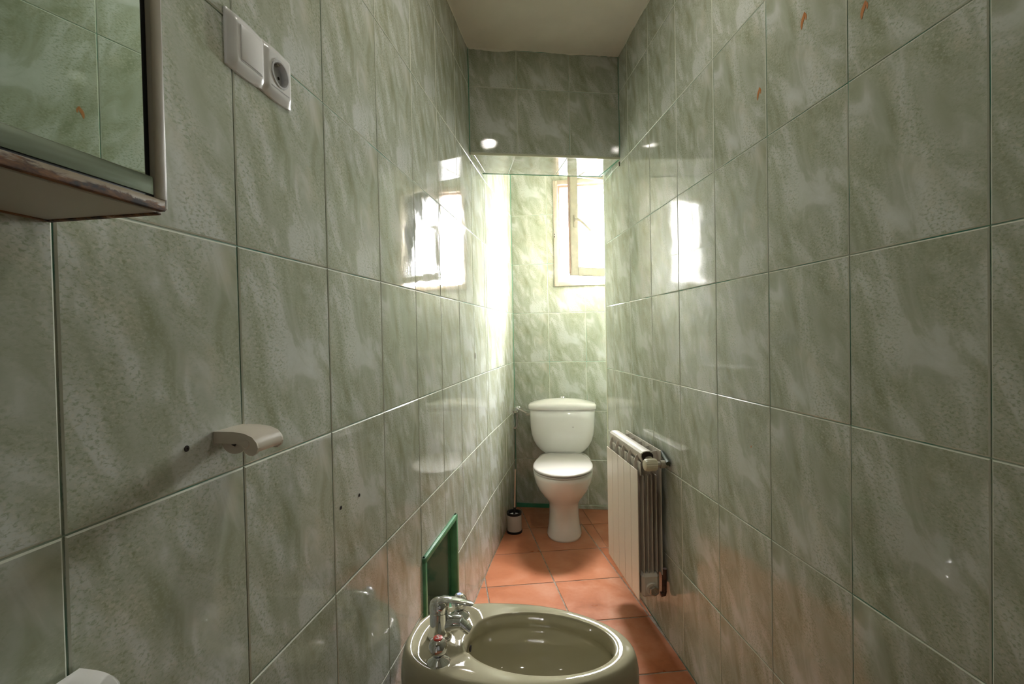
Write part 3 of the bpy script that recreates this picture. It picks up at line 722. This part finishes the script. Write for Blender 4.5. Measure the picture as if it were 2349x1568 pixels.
# across the rim to the bowl edge
for f_ in [i / 14 for i in range(1, 14)]:
    ring = []
    for th in ths:
        a = bout(th, grow=-.008); b = bin_(th); p = a.lerp(b, f_); p.z = RZ + .0022 * math.sin(PI * min(1, f_ * 1.0)) + deck(p); ring.append(p)
    rings.append(ring)
# bowl
for s_, z in ((1.0, .0005), (.985, -.006), (.968, -.018), (.955, -.034), (.965, -.038), (.93, -.052), (.87, -.072), (.78, -.095), (.66, -.112), (.5, -.124), (.32, -.131), (.15, -.134), (.05, -.136)):
    ring = []
    for th in ths:
        b = bin_(th); p = Vector((.345 + (b.x - .345) * s_ - (1 - s_) * .02, b.y * s_, RZ + z)); 
        if s_ >= .98: p.z += deck(b)
        ring.append(p)
    rings.append(ring)
loft(bm, rings); obj('basin', bm, M_BID, bid, 'all')
bm = bmesh.new(); lathe(bm, [(.024, 0), (.024, .003), (.017, .0035), (.015, .001), (.0, .001)], 'z', 24, Matrix.Translation((.326, 0, RZ - .1365)), cap1=False); obj('drain', bm, M_CHROME, bid, True)
bm = bmesh.new(); lathe(bm, [(.008, 0), (.008, .003), (.0, .003)], 'x', 16, Matrix.Translation((.168, -.0, RZ - .034)), cap1=False); obj('overflow', bm, M_DARK, bid)
DZ = RZ - .007
tap = bpy.data.objects.new('tap', None); C.objects.link(tap); tap.parent = bid; tap.location = (.086, 0, DZ)
tap['label'] = 'chrome single-lever tap'
bm = bmesh.new()
lathe(bm, [(.033, .0), (.033, .005), (.030, .009), (.0290, .02), (.0270, .045), (.0262, .066), (.0262, .070)], 'z', 36)
obj('tap_body', bm, M_CHROME, tap, True)
bm = bmesh.new()
lathe(bm, [(.0262, .0705), (.0266, .072), (.0264, .086), (.0240, .095), (.018, .1005), (.011, .1035), (.002, .1045)], 'z', 36)
# lever blade: flattened loft toward the bowl
pts = [(-.012, .0975, .016, .004), (.012, .1025, .0175, .0050), (.040, .1015, .0150, .0048), (.068, .0975, .0125, .0044), (.088, .0940, .0110, .0040), (.0945, .0928, .0070, .0024)]
rings = []
for x, z, w, h_ in pts: rings.append([Vector((x, w * math.cos(2 * PI * i / 20), z + h_ * math.sin(2 * PI * i / 20))) for i in range(20)])
loft(bm, rings); obj('lever', bm, M_CHROME, tap, 40)
bm = bmesh.new(); tube(bm, [(.008, 0, .030), (.028, 0, .038), (.046, 0, .0415), (.060, 0, .042)], [.0215, .0195, .0185, .0178], 24); obj('spout', bm, M_CHROME, tap, 40)
bm = bmesh.new(); dn = Vector((.80, 0, -.60)).normalized(); q0 = Vector((.055, 0, .042))
tube(bm, [q0, q0 + dn * .008, q0 + dn * .009, q0 + dn * .020, q0 + dn * .021, q0 + dn * .034], [.0148, .0148, .0138, .0138, .0145, .0135], 24); obj('swivel_nozzle', bm, M_CHROME, tap, 30)
bm = bmesh.new(); tube(bm, [(-.0215, .0, .034), (-.026, 0, .040), (-.0255, 0, .046), (-.021, 0, .048)], .0012, 8); tube(bm, smoothpath([(-.0245, 0, .042), (-.028, .0, .036), (-.028, 0, .026), (-.0245, .0, .024), (-.024, 0, .034), (-.0245, 0, .042)], 5), .001, 6); obj('chain_ring', bm, M_CHROME, tap, True)
def side_valve(y, capm, name):
    v = bpy.data.objects.new(name, None); C.objects.link(v); v.parent = bid; v.location = (.114, y, DZ)
    bm = bmesh.new(); lathe(bm, [(.0288, .0), (.029, .003), (.0255, .008), (.016, .013), (.013, .018), (.014, .020)], 'z', 32); obj('flange', bm, M_CHROME, v, True)
    bm = bmesh.new(); n = 40; rings = []
    for k in range(15):
        a = -PI / 2 + PI * (k + .6) / 15.2; z = .0405 + .0225 * math.sin(a); r = .0242 * math.cos(a) * (1.02 - .05 * math.sin(a))
        if k == 0: r = .013
        rings.append([Vector((r * (1 - .035 * abs(math.cos(2.5 * t_)) * math.cos(a)) * math.cos(t_), r * (1 - .035 * abs(math.cos(2.5 * t_)) * math.cos(a)) * math.sin(t_), z)) for t_ in [2 * PI * i / n for i in range(n)]])
    loft(bm, rings); obj('round_handle', bm, M_CHROME, v, 50)
    bm = bmesh.new(); lathe(bm, [(.0115, .0600), (.0115, .0628), (.010, .0636), (.0, .0638)], 'z', 24, cap1=False); obj('cap', bm, M_RED if capm is M_RED else M_CHROME, v, True, label=('red cap with a white S-shaped mark' if capm is M_RED else 'chrome cap with a blue dot'))
    if capm is M_RED:
        bm = bmesh.new(); tube(bm, smoothpath([(.0045, .0052, .0640), (.0, .0065, .0640), (-.004, .0042, .0640), (-.001, .0005, .0640), (.0035, -.002, .0640), (.003, -.0055, .0640), (-.001, -.0068, .0640), (-.0048, -.005, .0640)], 5), .0009, 6); obj('emblem', bm, M_WHT, v)
    else:
        bm = bmesh.new(); lathe(bm, [(.0062, .0634), (.0062, .0644), (.0, .0646)], 'z', 20, cap1=False); obj('emblem', bm, M_BLUE, v)
    return v
side_valve(-.101, M_RED, 'hot_valve'); side_valve(.097, M_BLUE, 'cold_valve')

# ------------------------------------------------------------------ switch and socket plate
def lplace(name, label, cat, s, z, n=0.): return empty(name, label, cat, M=frame(LP + LH * s + Z * z + LN * n, LH, Z, LN))
sw = lplace('switch_and_socket', 'white double wall plate with light switch and round power socket', 'switch', .936 * TW, 1.6055)
W_, H_ = .1535, .083
bm = bmesh.new(); nx, ny = 64, 24; top = {}
def plate_h(u, v):
    """u 0..1 along, v 0..1 up: two pillow shapes joined by a valley, edges rounded down"""
    e = min(u, 1 - u) * W_; ev = min(v, 1 - v) * H_
    r = .015; a = min(1, e / r); b = min(1, ev / r); h_ = .0035 + .0085 * math.sin(a * PI / 2) * math.sin(b * PI / 2)
    h_ -= .0030 * math.exp(-((u - .5) / .035) ** 2) * math.sin(b * PI / 2); return h_
def edge_v(u, v):   # outline bows at the long sides, sharp corners
    bow = .0028 * (abs(math.sin(2 * PI * u)) if True else 0)
    return v * H_ + (v - .5) * 2 * bow * (1 if abs(v - .5) > 0 else 0)
SOC = (.1135, .0415, .0198)
for i in range(nx + 1):
    for j in range(ny + 1):
        u, v = i / nx, j / ny; x, z = u * W_, edge_v(u, v); top[(i, j)] = bm.verts.new((x, z, plate_h(u, v)))
for i in range(nx):
    for j in range(ny):
        c_ = Vector(((i + .5) / nx * W_, (j + .5) / ny * H_)); 
        if (c_ - Vector(SOC[:2])).length < SOC[2] + .001: continue
        bm.faces.new((top[(i, j)], top[(i + 1, j)], top[(i + 1, j + 1)], top[(i, j + 1)]))
bd = [e for e in bm.edges if e.is_boundary]
outer = [e for e in bd if all((Vector(v.co[:2]) - Vector(SOC[:2])).length > .03 for v in e.verts)]
r_ = bmesh.ops.extrude_edge_only(bm, edges=outer)
for v in [g_ for g_ in r_['geom'] if isinstance(g_, bmesh.types.BMVert)]: v.co.z = 0
obj('cover_plate', bm, M_PLA, sw, 50)
bm = bmesh.new(); box(bm, .020, .066, .0155, .068, .0095, .0138, .0014, 2); obj('rocker', bm, M_PLA, sw, True)
bm = bmesh.new(); box(bm, .021, .067, .0135, .0152, .010, .0125, 0); obj('shadow_gap', bm, M_PLG, sw)
bm = bmesh.new(); box(bm, .091, .137, .0135, .0150, .010, .0125, 0); obj('shadow_gap', bm, M_PLG, sw)
bm = bmesh.new(); lathe(bm, [(.0232, .0105), (.0228, .0134), (.0198, .0136), (.0192, .0125), (.0186, .0018), (.0, .0014)], 'z', 40, Matrix.Translation((SOC[0], SOC[1], 0)), cap0=False, cap1=False)
bmesh.ops.recalc_face_normals(bm, faces=bm.faces); obj('socket_well', bm, M_PLG, sw, True)
for dy in (-.0165, .0165):
    bm = bmesh.new(); box(bm, SOC[0] - .003, SOC[0] + .003, SOC[1] + dy - .0015, SOC[1] + dy + .0015, .0015, .0095, .0008); obj('earth_clip', bm, M_NICKEL, sw)
for dx in (-.0095, .0095):
    bm = bmesh.new(); lathe(bm, [(.0026, .0012), (.0026, .0022), (.0, .0022)], 'z', 12, Matrix.Translation((SOC[0] + dx, SOC[1], 0)), cap1=False); obj('pin_hole', bm, M_DARK, sw)

# ------------------------------------------------------------------ paper holder
ph = lplace('paper_holder', 'small cream plastic toilet paper holder screwed to the left wall', 'paper holder', .770 * TW, 1.0535)
PL_ = .056
def shell(z0off):
    return None
prof = [(.0, .0), (.0, .0165), (.030, .0165), (.048, .0140), (.060, .0090), (.0665, .0015), (.0685, -.006), (.0665, -.0125), (.0605, -.0170), (.0545, -.0165), (.0475, -.0120), (.0440, -.0040), (.036, .0)]
bm = bmesh.new(); loft(bm, [[Vector((x_, z_, n_)) for n_, z_ in prof] for x_ in (0, .004)]); obj('near_cheek', bm, M_CREAM, ph, 30)
bm = bmesh.new(); loft(bm, [[Vector((x_, z_, n_)) for n_, z_ in prof] for x_ in (PL_ - .004, PL_)]); obj('far_cheek', bm, M_CREAM, ph, 30)
ov = [(.0, .0165), (.030, .0165), (.048, .0140), (.060, .0090), (.0665, .0015), (.0685, -.006), (.0672, -.010)]; inn = [(n_ - .0022 if n_ > .002 else 0, z_ - .0022) for n_, z_ in ov][::-1]
bm = bmesh.new(); loft(bm, [[Vector((x_, z_, n_)) for n_, z_ in ov + inn] for x_ in (.003, PL_ - .003)]); obj('cover', bm, M_CREAM, ph, 40)
bm = bmesh.new(); box(bm, .001, PL_ - .001, .0, .016, .0, .003, .0008); obj('back_plate', bm, M_CREAM, ph)
for x_ in (.010,):
    bm = bmesh.new(); hp_ = [(.007, .001)] + [(.024 - .018 * math.cos(a), -.004 - .013 * math.sin(a)) for a in [PI * k / 14 for k in range(15)]] + [(.041, .001)]
    loft(bm, [[Vector((xx, z_, n_)) for n_, z_ in hp_] for xx in (x_, x_ + .0035)]); obj('roll_bracket', bm, M_CREAM, ph, 30)
bm = bmesh.new(); lathe(bm, [(.0, -.0012), (.0052, -.0012), (.0062, -.0002), (.0062, .001)], 'x', 20, Matrix.Translation((0, -.0005, .050)), cap0=False); obj('axle_cap', bm, M_CREAM, ph, True)
bm = bmesh.new(); tube(bm, [(.003, -.0005, .050), (PL_ - .003, -.0005, .050)], .005, 12); obj('axle', bm, M_CREAM, ph, True)
bm = bmesh.new(); prism(bm, [(.0275, -.0012), (.0355, -.0005), (.0335, -.004)], 'x', -.0004, .0001)
for v in bm.verts: v.co = Vector((v.co.x, v.co.z, v.co.y))
obj('notch', bm, M_DARK, ph)

# ------------------------------------------------------------------ mirror cabinet
CL, CN = .62, .130
cab = lplace('mirror_cabinet', 'cream metal mirror cabinet with rusty lower edge on the left wall', 'cabinet', -.010 * TW, 1.3195)
# local: x from -CL to 0 (right end), y up, z out
CHt = .70
bm = bmesh.new(); box(bm, -CL, -.0015, .004, CHt, .0015, CN - .040, .001); obj('body', bm, M_UNDER, cab)
bm = bmesh.new(); box(bm, -CL, 0, 0, .0, CN, CN) if False else None
# frame bars in their own objects so the rust follows the lower edge
def cbar(name, x0, x1, y0, y1, z0, z1, m, bev=.0015):
    bm = bmesh.new(); box(bm, x0, x1, z0, z1, y0, y1, bev, 2)     # (x, height, out) swapped below
    for v in bm.verts: v.co = Vector((v.co.x, v.co.y, v.co.z))
    return obj(name, bm, m, cab, True)
def bar(name, x0, x1, h0, h1, n0, n1, m, bev=.0012, org=None):
    """own object whose local z=0 sits on the rusty edge: local axes x along, y out, z up"""
    bm = bmesh.new(); box(bm, x0, x1, n0, n1, h0, h1, bev, 2); o = obj(name, bm, m, cab, True)
    o.matrix_local = Matrix(((1, 0, 0, 0), (0, 0, 1, 0), (0, 1, 0, 0), (0, 0, 0, 1))); return o
bar('bottom_rail', -CL, 0, 0, .0105, CN - .042, CN + .001, M_RUSTC)
bar('bottom_lip', -CL, 0, -.0018, .0032, .002, CN - .004, M_UNDER, .0006)
bar('side_lip', -.007, 0, -.003, .006, .002, CN - .004, M_RUSTC)
bar('back_lip', -CL, 0, -.003, .004, .0005, .006, M_RUSTC)
M_FRAME = mat('cream_frame_enamel', (.40, .36, .28), .35)
bar('side_rail', -.0112, .0005, .010, CHt, CN - .042, CN + .0015, M_FRAME)
bar('side_edge', -.0015, .0015, .002, CHt, .002, CN + .001, M_PLA, .0006)
bar('top_rail', -CL, 0, CHt, CHt + .012, CN - .02, CN + .001, M_FRAME)
bar('rubber_seal', -.0150, -.0108, .012, CHt, CN - .010, CN - .004, M_BLACK, .0005)
bar('bottom_seal', -CL, -.0108, .0098, .0125, CN - .010, CN - .0005, M_BLACK, .0004)
bar('lower_strip', -CL, -.0120, .0122, .0290, CN - .003, CN + .0005, M_ALU, .0008)
bm = bmesh.new(); box(bm, -CL + .004, 0, .012, CHt, -.004, 0); mo = obj('mirror', bm, M_MIRROR, cab)
mo.matrix_local = Matrix.Translation((-.0138, 0, CN - .0045)) @ Matrix.Rotation(math.radians(-1.7), 4, 'Y')

# ------------------------------------------------------------------ washbasin corner
wb = empty('washbasin', 'white ceramic washbasin corner at the lower left below the mirror cabinet', 'washbasin', M=frame(LP + LH * (-.28) + Z * 0, -LH, LN, Z))
# local x toward the camera from a point, y out of the wall
ol = [(-.291, .003), (-.290, .030), (-.284, .052), (-.272, .070), (-.250, .090), (-.205, .130), (-.14, .205), (-.06, .300), (.03, .365), (.12, .385), (.21, .365), (.29, .29), (.32, .20), (.33, .10), (.33, .003)]
olp = smoothpath([(a, b, 0) for a, b in ol], 5)
ctr = Vector((.05, .16, 0)); BZ = .868
def wring(s_, z, inset=0):
    out = []
    for p in olp:
        q_ = ctr + (p - ctr) * s_; q_.y = max(q_.y, .003) if s_ > .8 else q_.y; q_.z = z; out.append(q_)
    return out
bm = bmesh.new(); loft(bm, [wring(.45, BZ - .20), wring(.72, BZ - .13), wring(.93, BZ - .06), wring(.985, BZ - .03), wring(1.0, BZ - .012), wring(.997, BZ - .004), wring(.985, BZ), wring(.90, BZ - .001), wring(.84, BZ - .006), wring(.80, BZ - .03), wring(.62, BZ - .10), wring(.3, BZ - .13)]); obj('basin', bm, M_CER, wb, 50)
bm = bmesh.new(); loft(bm, [[Vector((.05 + r_ * 1.1 * math.cos(2 * PI * i / 32), max(.003, .12 + r_ * math.sin(2 * PI * i / 32)), z_)) for i in range(32)] for r_, z_ in ((.11, 0), (.10, .03), (.075, .12), (.07, .45), (.10, .68))]); obj('pedestal', bm, M_CER, wb, True)
